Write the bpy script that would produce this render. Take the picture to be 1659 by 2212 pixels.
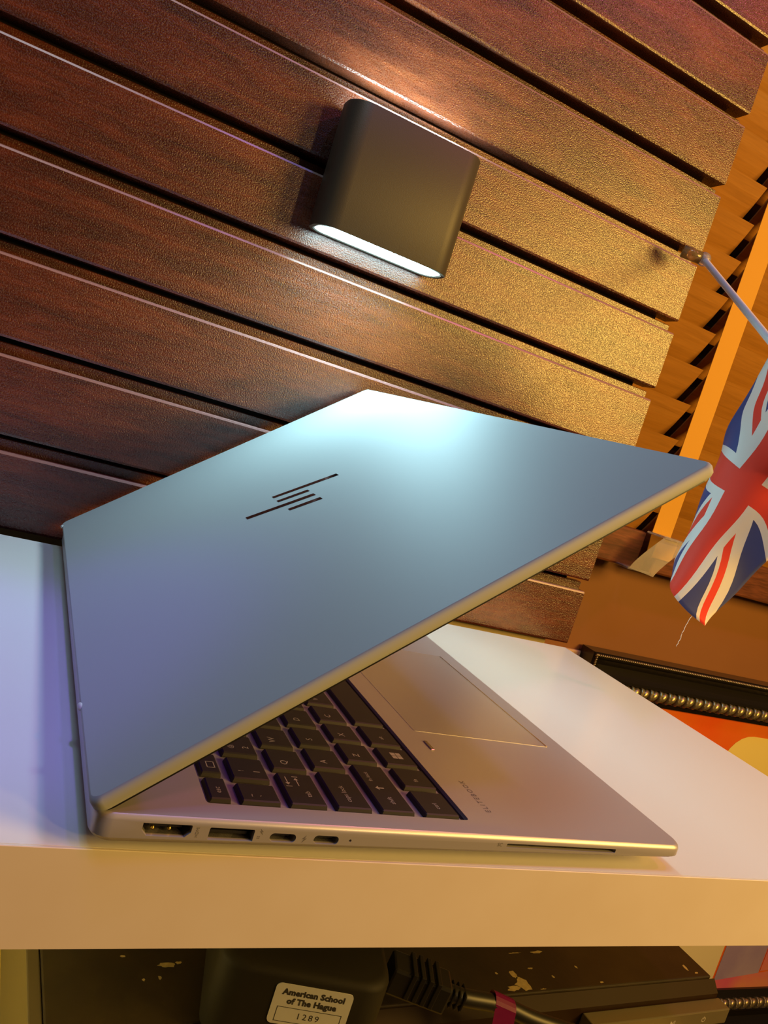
import bpy, bmesh, math, random
from mathutils import Vector, Matrix
random.seed(7)
for o in list(bpy.data.objects): bpy.data.objects.remove(o, do_unlink=True)
scene = bpy.context.scene
COL = scene.collection
# ------------------------------------------------------------------ camera
cd = bpy.data.cameras.new('camera'); cam = bpy.data.objects.new('camera', cd); COL.objects.link(cam)
Rr = ((0.8783844, -0.2295105, -0.4192443), (-0.3742736, 0.2152380, -0.9019933), (0.2972542, 0.9492089, 0.1031620))
cam.matrix_world = Matrix(((Rr[0][0], Rr[0][1], Rr[0][2], -0.0449), (Rr[1][0], Rr[1][1], Rr[1][2], -0.2259),
                           (Rr[2][0], Rr[2][1], Rr[2][2], 0.1485), (0, 0, 0, 1)))
cd.sensor_fit = 'VERTICAL'; cd.sensor_height = 36.0; cd.lens = 36.0 * 1685.65 / 2212.0; cd.clip_start = 0.01
scene.camera = cam
# ------------------------------------------------------------------ world, lights, exposure
world = bpy.data.worlds.new('room_air'); scene.world = world; world.use_nodes = True
bg = world.node_tree.nodes['Background']; bg.inputs[0].default_value = (1.0, 0.56, 0.22, 1); bg.inputs[1].default_value = 0.035
def lamp(name, kind, loc, power, color, size, target=None, size_y=None):
    l = bpy.data.lights.new(name, kind); l.energy = power; l.color = color
    if kind == 'AREA':
        l.shape = 'RECTANGLE'; l.size = size; l.size_y = size_y or size
    else: l.shadow_soft_size = size
    o = bpy.data.objects.new(name, l); COL.objects.link(o); o.location = loc
    if target is not None:
        o.rotation_euler = (Vector(target) - Vector(loc)).to_track_quat('-Z', 'Y').to_euler()
    return o
lamp('warm_key_light', 'POINT', (0.56, -0.75, 0.36), 7.0, (1.0, 0.61, 0.22), 0.03)  # added warm source out of frame, placed to throw the wall lamp's shadow left
lamp('warm_area_fill', 'AREA', (1.10, -0.62, 0.50), 17.5, (1.0, 0.57, 0.11), 0.5, (0.36, 0.367, 0.26), 0.45)  # added off-frame fill, gives the right boards their gold sheen
lamp('pink_fill_light', 'AREA', (1.15, -0.55, 1.75), 6.0, (1.0, 0.20, 0.34), 0.12, (0.0, 0.2, 0.0), 0.12)  # added pink source, tints the deck clear of the lid's shadow
lamp('violet_fill_light', 'AREA', (0.25, -0.40, 1.60), 2.5, (0.26, 0.20, 1.0), 0.10, (0.0, 0.2, 0.0), 0.10)  # added overhead fill, puts blue-violet on shelf and lid
vs = lamp('violet_fill_spot', 'SPOT', (-0.10, -0.10, 1.30), 20.0, (0.24, 0.11, 1.0), 0.03, (-0.065, 0.13, 0.0))  # added spot that colours the shadowed shelf strip beside the hinge
vs.data.spot_size = math.radians(14); vs.data.spot_blend = 0.7
lamp('cool_fill_area', 'AREA', (-0.22, -0.25, 1.65), 4.5, (0.50, 0.85, 1.0), 0.4, (0.05, 0.2, 0.1), 0.4)  # added cool fill, evens out the brightness of the lid
lamp('under_shelf_fill', 'POINT', (-0.22, 0.14, -0.11), 1.3, (1.0, 0.75, 0.25), 0.03)  # added unseen fill, brightens the yellow tabletop at the left
scene.view_settings.view_transform = 'Standard'; scene.view_settings.look = 'None'
scene.view_settings.exposure = 0.0; scene.view_settings.gamma = 1.0; scene.view_settings.use_curve_mapping = False

# ------------------------------------------------------------------ materials
def mat(name, color, rough=0.5, metal=0.0, spec=0.5, noise=None, bump=None, coat=0.0, emit=None, trans=0.0, ior=1.45, sheen=0.0):
    m = bpy.data.materials.new(name); m.use_nodes = True; nt = m.node_tree; b = nt.nodes['Principled BSDF']
    b.inputs['Base Color'].default_value = (*color, 1); b.inputs['Roughness'].default_value = rough
    b.inputs['Metallic'].default_value = metal; b.inputs['Specular IOR Level'].default_value = spec
    b.inputs['Coat Weight'].default_value = coat; b.inputs['Transmission Weight'].default_value = trans
    b.inputs['IOR'].default_value = ior; b.inputs['Sheen Weight'].default_value = sheen
    if emit: b.inputs['Emission Color'].default_value = (*emit[0], 1); b.inputs['Emission Strength'].default_value = emit[1]
    if noise or bump:
        tc = nt.nodes.new('ShaderNodeTexCoord')
    if noise:   # (scale, mix colour, amount)
        n = nt.nodes.new('ShaderNodeTexNoise'); n.inputs['Scale'].default_value = noise[0]; n.inputs['Detail'].default_value = 4
        nt.links.new(tc.outputs['Object'], n.inputs['Vector'])
        r = nt.nodes.new('ShaderNodeValToRGB'); r.color_ramp.elements[0].position = 0.35; r.color_ramp.elements[1].position = 0.7
        r.color_ramp.elements[0].color = (*color, 1)
        r.color_ramp.elements[1].color = (*[color[i] * (1 - noise[2]) + noise[1][i] * noise[2] for i in range(3)], 1)
        nt.links.new(n.outputs['Fac'], r.inputs['Fac']); nt.links.new(r.outputs['Color'], b.inputs['Base Color'])
    if bump:    # (scale, strength, distance)
        n = nt.nodes.new('ShaderNodeTexNoise'); n.inputs['Scale'].default_value = bump[0]; n.inputs['Detail'].default_value = 2
        nt.links.new(tc.outputs['Object'], n.inputs['Vector'])
        bp = nt.nodes.new('ShaderNodeBump'); bp.inputs['Strength'].default_value = bump[1]; bp.inputs['Distance'].default_value = bump[2]
        nt.links.new(n.outputs['Fac'], bp.inputs['Height']); nt.links.new(bp.outputs['Normal'], b.inputs['Normal'])
    return m
def wood(name, c0, c1, c2, rough, spec, stretch, bump=None, scale=1.0, fine=1.0):
    m = bpy.data.materials.new(name); m.use_nodes = True; nt = m.node_tree; b = nt.nodes['Principled BSDF']; L = nt.links.new
    geo = nt.nodes.new('ShaderNodeNewGeometry'); mp = nt.nodes.new('ShaderNodeMapping'); mp.inputs['Scale'].default_value = stretch
    L(geo.outputs['Position'], mp.inputs['Vector'])
    n1 = nt.nodes.new('ShaderNodeTexNoise'); n1.inputs['Scale'].default_value = 9 * scale; n1.inputs['Detail'].default_value = 6; n1.inputs['Distortion'].default_value = 0.8
    L(mp.outputs['Vector'], n1.inputs['Vector'])
    r = nt.nodes.new('ShaderNodeValToRGB'); e = r.color_ramp.elements
    e[0].position = 0.30; e[0].color = (*c0, 1); e[1].position = 0.72; e[1].color = (*c2, 1)
    k = e.new(0.52); k.color = (*c1, 1)
    L(n1.outputs['Fac'], r.inputs['Fac'])
    n2 = nt.nodes.new('ShaderNodeTexNoise'); n2.inputs['Scale'].default_value = 55 * scale; n2.inputs['Detail'].default_value = 3
    L(mp.outputs['Vector'], n2.inputs['Vector'])
    mr = nt.nodes.new('ShaderNodeMapRange'); mr.inputs[1].default_value = 0.35; mr.inputs[2].default_value = 0.65; mr.inputs[3].default_value = 1 - 0.28 * fine; mr.inputs[4].default_value = 1 + 0.15 * fine
    L(n2.outputs['Fac'], mr.inputs[0])
    mx = nt.nodes.new('ShaderNodeMixRGB'); mx.blend_type = 'MULTIPLY'; mx.inputs[0].default_value = 1.0
    L(r.outputs['Color'], mx.inputs[1]); L(mr.outputs[0], mx.inputs[2]); L(mx.outputs[0], b.inputs['Base Color'])
    b.inputs['Roughness'].default_value = rough; b.inputs['Specular IOR Level'].default_value = spec
    if bump:
        nb = nt.nodes.new('ShaderNodeTexNoise'); nb.inputs['Scale'].default_value = bump[0]; nb.inputs['Detail'].default_value = 1
        L(geo.outputs['Position'], nb.inputs['Vector'])
        bp = nt.nodes.new('ShaderNodeBump'); bp.inputs['Strength'].default_value = bump[1]; bp.inputs['Distance'].default_value = bump[2]
        rr = nt.nodes.new('ShaderNodeMapRange'); rr.inputs[1].default_value = 0.38; rr.inputs[2].default_value = 0.62; rr.inputs[3].default_value = rough - 0.14; rr.inputs[4].default_value = rough + 0.10
        L(nb.outputs['Fac'], rr.inputs[0]); L(rr.outputs[0], b.inputs['Roughness'])
        L(nb.outputs['Fac'], bp.inputs['Height']); L(bp.outputs['Normal'], b.inputs['Normal'])
    return m
M = {}
M['board'] = wood('mahogany_board', (0.042, 0.008, 0.003), (0.100, 0.018, 0.006), (0.160, 0.034, 0.010), 0.36, 1.0, (1.0, 1, 7.0), (1000, 0.75, 0.0004))
M['slat'] = wood('honey_slat', (0.40, 0.175, 0.026), (0.46, 0.205, 0.034), (0.50, 0.23, 0.04), 0.38, 0.5, (0.4, 1, 9.0), None, 1.5, 0.25)
M['rail'] = wood('brown_rail', (0.10, 0.03, 0.012), (0.16, 0.05, 0.02), (0.22, 0.07, 0.03), 0.4, 0.5, (1.0, 1, 8.0))
M['board_edge'] = mat('worn_highlit_edge', (0.33, 0.18, 0.16), 0.28, spec=0.7)  # paler tone paints in the highlight along the top edges, with some wear
M['backing'] = mat('black_backing', (0.008, 0.005, 0.004), 0.9)
M['wall'] = mat('tan_wall_paint', (0.27, 0.115, 0.035), 0.55, noise=(8, (0.24, 0.10, 0.03), 0.6))
M['cream'] = mat('cream_paint', (0.62, 0.50, 0.22), 0.6)
M['beige'] = mat('beige_trim_paint', (0.62, 0.42, 0.26), 0.5)
M['tape'] = mat('orange_ladder_tape', (0.68, 0.35, 0.025), 0.7, bump=(900, 0.3, 0.0003))
M['night'] = mat('night_glass', (0.002, 0.002, 0.003), 0.05)
M['shelf'] = mat('white_laminate', (0.80, 0.79, 0.76), 0.22, spec=0.5, noise=(3, (0.76, 0.75, 0.72), 0.5))
M['shelf_edge'] = mat('white_edge_band', (0.78, 0.70, 0.60), 0.42, noise=(28, (0.70, 0.60, 0.46), 0.35))
M['floor'] = mat('dark_floor', (0.05, 0.03, 0.02), 0.5)
M['silver'] = mat('silver_aluminium', (0.42, 0.45, 0.45), 0.62, metal=0.0, spec=0.3, bump=(4500, 0.04, 0.0001))
M['deck'] = mat('deck_aluminium', (0.54, 0.52, 0.53), 0.36, metal=0.45, bump=(4500, 0.04, 0.0001))
M['pad'] = mat('touchpad_glass', (0.56, 0.55, 0.55), 0.26, metal=0.55)
M['keycap'] = mat('keycap_plastic', (0.022, 0.020, 0.019), 0.48, bump=(3000, 0.05, 0.0001))
M['legend'] = mat('legend_print', (0.40, 0.38, 0.37), 0.5)
M['print_grey'] = mat('grey_print', (0.16, 0.15, 0.15), 0.5)
M['black'] = mat('black_plastic', (0.012, 0.011, 0.010), 0.42)
M['hole'] = mat('port_dark', (0.006, 0.005, 0.005), 0.7)
M['gold'] = mat('gold_contact', (0.85, 0.62, 0.15), 0.3, metal=1.0)
M['mirror'] = mat('dark_mirror', (0.05, 0.045, 0.05), 0.06, metal=0.9)
M['rubber'] = mat('pale_rubber', (0.55, 0.55, 0.52), 0.7)
M['lampbody'] = mat('anthracite_powder_coat', (0.058, 0.050, 0.032), 0.48, spec=0.6, bump=(1600, 0.25, 0.0003))
M['lens'] = mat('lamp_lens', (0.8, 0.9, 0.9), 0.4, emit=((0.62, 0.95, 1.0), 12.0))
M['lensrim'] = mat('lens_rim', (0.55, 0.6, 0.6), 0.3)
M['stick'] = mat('white_stick', (0.80, 0.78, 0.80), 0.4)
M['clear'] = mat('clear_plastic', (0.95, 0.93, 0.90), 0.12, trans=0.82, ior=1.46)
M['framek'] = mat('black_lacquer', (0.012, 0.010, 0.008), 0.22, spec=0.6)
M['rope'] = mat('antique_gold', (0.50, 0.42, 0.22), 0.35, metal=0.8, noise=(300, (0.12, 0.10, 0.05), 0.5))
M['dvd'] = mat('worn_black_paint', (0.022, 0.016, 0.010), 0.42, noise=(40, (0.036, 0.025, 0.014), 0.7), bump=(260, 0.15, 0.0004))
M['dvdgloss'] = mat('gloss_black', (0.020, 0.010, 0.005), 0.50, spec=0.08)
M['chip'] = mat('bare_metal_chip', (0.42, 0.33, 0.15), 0.5, noise=(400, (0.25, 0.19, 0.09), 0.6))
M['bar'] = mat('grey_button_bar', (0.16, 0.14, 0.09), 0.35, metal=0.3)
M['sticker'] = mat('label_paper', (0.50, 0.51, 0.56), 0.55)
M['ink'] = mat('black_ink', (0.03, 0.028, 0.03), 0.6)
M['adapter'] = mat('matte_adapter', (0.012, 0.010, 0.006), 0.65, spec=0.3)
M['purple'] = mat('purple_ribbon', (0.27, 0.010, 0.14), 0.45)
M['chrome'] = mat('silver_edge', (0.6, 0.55, 0.4), 0.25, metal=1.0)
M['table'] = mat('yellow_tabletop', (0.66, 0.53, 0.12), 0.5, noise=(18, (0.50, 0.38, 0.09), 0.6))

# ------------------------------------------------------------------ helpers
def link(name, me, m=None, parent=None, smooth=False):
    o = bpy.data.objects.new(name, me); COL.objects.link(o)
    if m is not None: me.materials.append(m)
    if parent is not None: o.parent = parent
    if smooth:
        for f in me.polygons: f.use_smooth = True
    return o
def from_bm(name, bm, m, parent=None, smooth=False):
    bmesh.ops.recalc_face_normals(bm, faces=bm.faces)
    me = bpy.data.meshes.new(name); bm.to_mesh(me); bm.free(); return link(name, me, m, parent, smooth)
def thing(name, label, cat, loc=(0, 0, 0), rot=None, group=None):
    o = bpy.data.objects.new(name, None); COL.objects.link(o); o.location = loc; o.empty_display_size = 0.02
    if rot is not None: o.rotation_euler = rot
    return tag(o, label, cat, group)
def tag(o, label, cat=None, group=None):
    o['label'] = label
    if cat: o['category'] = cat
    if group: o['group'] = group
    return o
def struct(o, label=None):
    o['kind'] = 'structure'
    if label: o['label'] = label
    return o
def box_bm(x0, x1, y0, y1, z0, z1, bev=0.0, seg=2):
    bm = bmesh.new(); bmesh.ops.create_cube(bm, size=1)
    for v in bm.verts:
        v.co = (x0 + (v.co.x + .5) * (x1 - x0), y0 + (v.co.y + .5) * (y1 - y0), z0 + (v.co.z + .5) * (z1 - z0))
    if bev: bmesh.ops.bevel(bm, geom=bm.edges[:], offset=bev, segments=seg, affect='EDGES', profile=0.5)
    return bm
def box(name, x0, x1, y0, y1, z0, z1, m, parent=None, bev=0.0, seg=2):
    return from_bm(name, box_bm(x0, x1, y0, y1, z0, z1, bev, seg), m, parent)
def prism_bm(pts, f0, f1):
    """closed outline pts (2D) swept from f0(p) to f1(p), functions giving 3D points"""
    bm = bmesh.new(); a = [bm.verts.new(f0(q)) for q in pts]; b = [bm.verts.new(f1(q)) for q in pts]; n = len(pts)
    for i in range(n): bm.faces.new((a[i], a[(i + 1) % n], b[(i + 1) % n], b[i]))
    bm.faces.new(a[::-1]); bm.faces.new(b); return bm
def rrect(cx, cy, w, h, r, n=5):
    out = []
    for (sx, sy, a0) in ((1, 1, 0), (-1, 1, 90), (-1, -1, 180), (1, -1, 270)):
        for i in range(n + 1):
            a = math.radians(a0 + 90 * i / n); out.append((cx + sx * (w / 2 - r) + r * math.cos(a), cy + sy * (h / 2 - r) + r * math.sin(a)))
    return out
def tube_bm(pts, rad, n=10, bm=None):
    bm = bm or bmesh.new(); rings = []; pts = [Vector(q) for q in pts]
    if not hasattr(rad, '__len__'): rad = [rad] * len(pts)
    up = Vector((0.13, 0.2, 1)).normalized()
    for i, q in enumerate(pts):
        t = (pts[min(i + 1, len(pts) - 1)] - pts[max(i - 1, 0)]).normalized()
        s = t.cross(up).normalized(); u = s.cross(t)
        rings.append([bm.verts.new(q + rad[i] * (math.cos(2 * math.pi * k / n) * s + math.sin(2 * math.pi * k / n) * u)) for k in range(n)])
    for a, b in zip(rings, rings[1:]):
        for k in range(n): bm.faces.new((a[k], a[(k + 1) % n], b[(k + 1) % n], b[k]))
    bm.faces.new(rings[0][::-1]); bm.faces.new(rings[-1]); return bm
def spline(pts, n=8):
    P = [Vector(q) for q in pts]; out = []
    for i in range(len(P) - 1):
        p0, p1, p2, p3 = P[max(i - 1, 0)], P[i], P[i + 1], P[min(i + 2, len(P) - 1)]
        for k in range(n):
            t = k / n; out.append(0.5 * ((2 * p1) + (p2 - p0) * t + (2 * p0 - 5 * p1 + 4 * p2 - p3) * t * t + (3 * p1 - p0 - 3 * p2 + p3) * t ** 3))
    out.append(P[-1]); return out
def text_mesh(s, size, spacing=1.0, bold=0.0):
    cu = bpy.data.curves.new('lettering', 'FONT'); cu.body = s; cu.size = size; cu.align_x = 'CENTER'; cu.align_y = 'CENTER'
    cu.space_character = spacing; cu.offset = bold; cu.resolution_u = 2
    o = bpy.data.objects.new('lettering', cu); COL.objects.link(o); dg = bpy.context.evaluated_depsgraph_get(); dg.update()
    me = bpy.data.meshes.new_from_object(o.evaluated_get(dg)); bpy.data.objects.remove(o); bpy.data.curves.remove(cu)
    return me
def text(name, s, size, m, parent, origin, xdir, ydir, spacing=1.0, bold=0.0):
    me = text_mesh(s, size, spacing, bold); x, y = Vector(xdir).normalized(), Vector(ydir).normalized(); O = Vector(origin)
    for v in me.vertices: v.co = O + v.co.x * x + v.co.y * y
    return link(name, me, m, parent)
def flat(name, polys, m, parent, f):
    """thin decal made of 2D polygons mapped by f"""
    bm = bmesh.new()
    for pl in polys: bm.faces.new([bm.verts.new(f(q)) for q in pl])
    me = bpy.data.meshes.new(name); bm.to_mesh(me); bm.free(); return link(name, me, m, parent)

# ------------------------------------------------------------------ slatted wall
D = 0.3669; PB = 0.0645; Z0 = 0.4418; XE = 0.4612; XL = -0.75; GAP = 0.011
wall = struct(box('wall_back', XL, XE - 0.012, D + 0.0182, D + 0.035, 0.0, Z0 + 6.2 * PB, M['backing']), 'dark backing behind mahogany boards')
def board_mesh():
    h = PB - GAP
    prof = [(0.0007, 0), (0.018, 0), (0.018, h + 0.0072), (0.0105, h + 0.0072), (0.0100, h + 0.0067), (0.0100, h), (0.0020, h), (0.0006, h - 0.0006), (0, h - 0.0020), (0, 0.0016)]
    bm = prism_bm(prof, lambda q: (XL, q[0], q[1]), lambda q: (XE, q[0], q[1]))
    bmesh.ops.recalc_face_normals(bm, faces=bm.faces)
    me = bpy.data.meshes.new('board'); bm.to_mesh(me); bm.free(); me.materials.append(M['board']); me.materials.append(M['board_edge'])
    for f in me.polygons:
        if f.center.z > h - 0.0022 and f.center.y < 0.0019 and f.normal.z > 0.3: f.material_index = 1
    return me
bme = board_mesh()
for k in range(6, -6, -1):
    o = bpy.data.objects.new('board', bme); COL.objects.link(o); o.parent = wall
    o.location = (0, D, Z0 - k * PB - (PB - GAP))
# plain wall below the boards, window wall to the right
struct(box('wall_lower', XL, XE - 0.012, D + 0.0182, D + 0.035, -1.0, -0.001, M['cream']), 'cream wall below the mahogany boards')
YW = 0.60
struct(box('wall_right', 0.30, 2.2, YW, YW + 0.05, -1.0, 0.10, M['wall']), 'tan wall below the wooden blinds')
win = struct(box('window_1', 0.30, 2.2, YW + 0.03, YW + 0.04, 0.10, 1.3, M['night']), 'dark night window behind wooden blinds')
struct(box('trim_1', 0.30, 2.2, YW - 0.006, YW, -0.14, -0.062, M['beige'], None, 0.002), 'beige rail on the tan wall')
struct(box('floor', -2.0, 2.6, -2.0, YW + 0.05, -1.05, -1.0, M['floor']))

# ------------------------------------------------------------------ shelf
SH = thing('wall_shelf', 'thick white laminate shelf carrying the open laptop', 'shelf', (0, 0, 0))
TH = 0.0342; XR = 0.4502; YB = 0.3544
box('shelf_board', -0.72, XR, 0.0008, YB, -TH, 0, M['shelf'], SH)
box('edge_band', -0.72, XR, -0.0004, 0.0008, -TH, 0, M['shelf_edge'], SH, 0.0002, 1)
for x in (-0.4, 0.05, 0.36):
    bm = prism_bm([(YB + 0.0305, -TH), (YB + 0.0305, -TH - 0.09), (YB + 0.025, -TH - 0.09), (0.20, -TH - 0.006), (0.20, -TH)], lambda q: (x - .008, q[0], q[1]), lambda q: (x + .008, q[0], q[1]))
    from_bm('bracket', bm, M['shelf'], SH)

box('light_stop_strip', -0.72, XR - 0.01, YB, YB + 0.0305, -TH, -0.022, M['backing'], SH)  # added dark strip, keeps the under-shelf fill from leaking up behind the shelf

# ------------------------------------------------------------------ laptop
L, WD = 0.2509, 0.3586
LAP = thing('laptop', 'half-open silver laptop standing on the white shelf', 'laptop', (-0.00241, -0.00332, 0.0137), (0, 0.0029, 0.01985))
def base_bm():
    # outline of the base in plan, stacked in rings for rounded side and tapered belly
    bm = bmesh.new(); rings = []
    for (ins, w) in ((0.0011, 0.0), (0.0004, -0.0006), (0.0, -0.0017), (0.0, -0.0074), (0.0010, -0.0090), (0.0035, -0.0104), (0.0110, -0.0116)):
        o = []
        for (x, y) in rrect(L / 2, WD / 2, L - 2 * ins, WD - 2 * ins, 0.006):
            ww = w * (1.03 - 0.42 * (x / L) ** 1.5) if w < -0.002 else w
            o.append(bm.verts.new((x, y, ww)))
        rings.append(o)
    n = len(rings[0])
    for a, b in zip(rings, rings[1:]):
        for k in range(n): bm.faces.new((a[k], b[k], b[(k + 1) % n], a[(k + 1) % n]))
    bm.faces.new(rings[0]); bm.faces.new(rings[-1][::-1]); return bm
base = from_bm('base', base_bm(), M['deck'], LAP)
for f in base.data.polygons: f.use_smooth = len(f.vertices) == 4
for (x, y) in ((0.03, 0.05), (0.03, WD - 0.05), (L - 0.03, 0.05), (L - 0.03, WD - 0.05)):
    box('rubber_foot', x - 0.006, x + 0.006, y - 0.02, y + 0.02, -0.0134 - 0.0029 * x * 0, -0.0075, M['black'], LAP, 0.001)
# cut the keyboard well and the ports
def cutter(bm):
    me = bpy.data.meshes.new('cut'); bmesh.ops.recalc_face_normals(bm, faces=bm.faces); bm.to_mesh(me); bm.free(); me.materials.append(M['deck'])
    o = bpy.data.objects.new('cut', me); COL.objects.link(o); o.parent = LAP; return o
cuts = []
def side_cut(pts, depth, dw=0.0):
    cuts.append(cutter(prism_bm(pts, lambda q: (q[0], -0.002, q[1] + dw), lambda q: (q[0], depth, q[1] + dw))))
KW0, KW1 = 0.0100, WD - 0.0105
cuts.append(cutter(prism_bm(rrect((0.0362 + 0.1416) / 2, (KW0 + KW1) / 2, 0.1416 - 0.0362, KW1 - KW0, 0.0014, 2), lambda q: (q[0], q[1], -0.0016), lambda q: (q[0], q[1], 0.003))))
hd = [(0.0150, -0.0022), (0.0302, -0.0022), (0.0305, -0.0025), (0.0305, -0.0047), (0.0287, -0.0065), (0.0168, -0.0065), (0.0150, -0.0047)]
us = [(0.0366, -0.0026), (0.0512, -0.0026), (0.0515, -0.0030), (0.0515, -0.0068), (0.0363, -0.0068), (0.0363, -0.0030)]
c1 = rrect(0.0619, -0.0050, 0.0094, 0.0031, 0.0015); c2 = rrect(0.0779, -0.0050, 0.0094, 0.0031, 0.0015)
led = rrect(0.0871, -0.0048, 0.0010, 0.0010, 0.00048); sc = rrect(0.1828, -0.0036, 0.0566, 0.0017, 0.0005, 3)
for s_, d_ in ((hd, 0.012), (us, 0.012), (c1, 0.008), (c2, 0.008), (led, 0.002), (sc, 0.015)): side_cut(s_, d_)
for c in cuts:
    md = base.modifiers.new('cut', 'BOOLEAN'); md.object = c; md.operation = 'DIFFERENCE'; md.solver = 'EXACT'
dg = bpy.context.evaluated_depsgraph_get(); dg.update()
nm = bpy.data.meshes.new_from_object(base.evaluated_get(dg)); base.modifiers.clear(); base.data = nm; nm.shade_smooth(); nm.set_sharp_from_angle(angle=math.radians(32))
for c in cuts: bpy.data.objects.remove(c)
# port linings (real pockets, dark inside)
def port(name, label, pts, d, m):
    ins = prism_bm([(x, w) for x, w in pts], lambda q: (q[0], 0.0016, q[1]), lambda q: (q[0], d, q[1])); bmesh.ops.delete(ins, geom=[f for f in ins.faces if len(f.verts) > 4 and f.calc_center_median().y < 0.002] or [f for f in ins.faces if f.calc_center_median().y < 0.0017], context='FACES_ONLY')
    o = from_bm(name, ins, m, LAP); tag(o, label); return o
P1 = port('hdmi_port', 'black display socket with gold contacts', hd, 0.0115, M['hole'])
P2 = port('usb_port', 'black rectangular socket', us, 0.0115, M['hole'])
P3 = port('usb_c_port', 'small oval socket', c1, 0.0075, M['hole']); P4 = port('usb_c_port', 'small oval socket', c2, 0.0075, M['hole'])
P5 = port('card_slot', 'long thin card slot', sc, 0.0145, M['hole']); P6 = port('charge_light', 'tiny indicator hole', led, 0.0018, M['hole'])
for x in (0.0188, 0.0241):
    bm = bmesh.new(); bmesh.ops.create_uvsphere(bm, u_segments=10, v_segments=6, radius=0.00072, matrix=Matrix.Translation((x, 0.0030, -0.0053))); from_bm('contact', bm, M['gold'], P1, True)
box('tongue', 0.0175, 0.0280, 0.003, 0.011, -0.0049, -0.0040, M['black'], P1)
box('tongue', 0.0375, 0.0502, 0.003, 0.011, -0.0062, -0.0050, M['black'], P2)
for cc, pp in ((0.0619, P3), (0.0779, P4)): box('tongue', cc - 0.003, cc + 0.003, 0.002, 0.007, -0.0053, -0.0047, M['black'], pp)
sy = -0.00005
text('port_lettering', 'HDMI', 0.0015, M['print_grey'], LAP, (0.0325, sy, -0.0044), (0, 0, 1), (-1, 0, 0), 1.0)
text('port_lettering', 'SS', 0.0013, M['print_grey'], LAP, (0.0533, sy, -0.0052), (0, 0, 1), (-1, 0, 0))
flat('bolt_mark', [[(0.0533, -0.0021), (0.0546, -0.0032), (0.0540, -0.0032), (0.0545, -0.0042), (0.0532, -0.0030), (0.0538, -0.0030)],
                   [(0.0702, -0.0036), (0.0688, -0.0051), (0.0696, -0.0050), (0.0690, -0.0064), (0.0706, -0.0047), (0.0698, -0.0048)]], M['print_grey'], LAP, lambda q: (q[0], sy, q[1]))
text('port_lettering', 'SC', 0.0021, M['print_grey'], LAP, (0.1512, sy, -0.0034), (1, 0, 0), (0, 0, 1))
# keyboard well and keys
box('keyboard_well', 0.0364, 0.1414, KW0 + 0.0002, KW1 - 0.0002, -0.0020, -0.00145, M['deck'], LAP)
flat('well_border', [[(0.1395, KW0 + .0003), (0.1413, KW0 + .0003), (0.1413, KW1 - .0003), (0.1395, KW1 - .0003)]], M['hole'], LAP, lambda q: (q[0], q[1], -0.00138))
def key_mesh(du, dv):
    bm = box_bm(0, du, 0, dv, -0.0013, 0.0006, 0)
    top = [v for v in bm.verts if v.co.z > 0]
    for v in top: v.co.x += 0.0006 if v.co.x < du / 2 else -0.0004; v.co.y += 0.0005 if v.co.y < dv / 2 else -0.0005
    bmesh.ops.bevel(bm, geom=[e for e in bm.edges if e.verts[0].co.z > 0 or e.verts[1].co.z > 0], offset=0.0004, segments=1, affect='EDGES')
    bmesh.ops.recalc_face_normals(bm, faces=bm.faces)
    me = bpy.data.meshes.new('key'); bm.to_mesh(me); bm.free(); me.materials.append(M['keycap']); return me
KM = {}
def key(u0, u1, v0, v1, legend=None, size=0.0040):
    k = (round((u1 - u0) * 1e4), round((v1 - v0) * 1e4))
    if k not in KM: KM[k] = key_mesh(u1 - u0, v1 - v0)
    o = bpy.data.objects.new('key', KM[k]); COL.objects.link(o); o.parent = LAP; o.location = (u0, v0, 0)
    du, dv = u1 - u0, v1 - v0
    for (s, fx, fy, sz) in (legend or []):     # fx across (0 left .. 1), fy from rear (0) to front
        text('legend', s, sz, M['legend'], o, (du * fy, dv * fx, 0.00066), (0, 1, 0), (-1, 0, 0))
    return o
U = 0.0182; G = 0.0027
rows = [(0.0375, 0.0455), (0.0488, 0.0636), (0.0668, 0.0816), (0.0850, 0.0998), (0.1033, 0.1180), (0.1221, 0.1382)]
def row(r, start, ws, legs):
    v = start
    for i, w in enumerate(ws):
        if w > 0: key(rows[r][0], rows[r][1], v, v + w * U - G, legs[i] if i < len(legs) else None)
        v += abs(w) * U
b4 = 0.0042
def one(s): return [(s, .32, .42, b4)]
row(0, 0.0120, [0.93] + [0.93] * 13 + [-.3] + [0.93] * 4, [[('esc', .4, .5, 0.0030)]])
row(1, 0.0120, [0.81] + [1] * 12 + [1.62] + [-.25] + [0.93] * 4, [[('`', .3, .6, .004), ('~', .3, .3, .003)], [('1', .35, .72, .0038), ('!', .35, .3, .0030)], [('2', .35, .72, .0038), ('@', .35, .3, .0030)]])
row(2, 0.0120, [1.35] + [1] * 12 + [1.08] + [-.25] + [0.93] * 4, [[('tab', .33, .62, .0030)], one('Q'), one('W'), one('E'), one('R')])
row(3, 0.0118, [1.56] + [1.02] * 11 + [1.65] + [-.25] + [0.93] * 4, [[('caps lock', .38, .45, .0030)], one('A'), one('S'), one('D'), one('F')])
row(4, 0.0116, [2.04] + [1.0] * 10 + [2.39] + [-.25] + [0.93] * 4, [[('shift', .22, .50, .0030), ('fn lock', .72, .30, .0026)], one('Z'), one('X'), one('C'), one('V')])
row(5, 0.0113, [1.09, .98, .98, 1.12, 5.0, 1, 1, 1, 1, 1.28] + [-.25] + [0.93] * 4, [[('ctrl', .36, .5, .0030)], [('fn', .36, .5, .0030)], [], [('alt', .36, .5, .0028)]])
kz = 0.00066
def deckflat(name, polys, m, z=kz): return flat(name, polys, m, LAP, lambda q: (q[0], q[1], z))
win_polys = []
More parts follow.
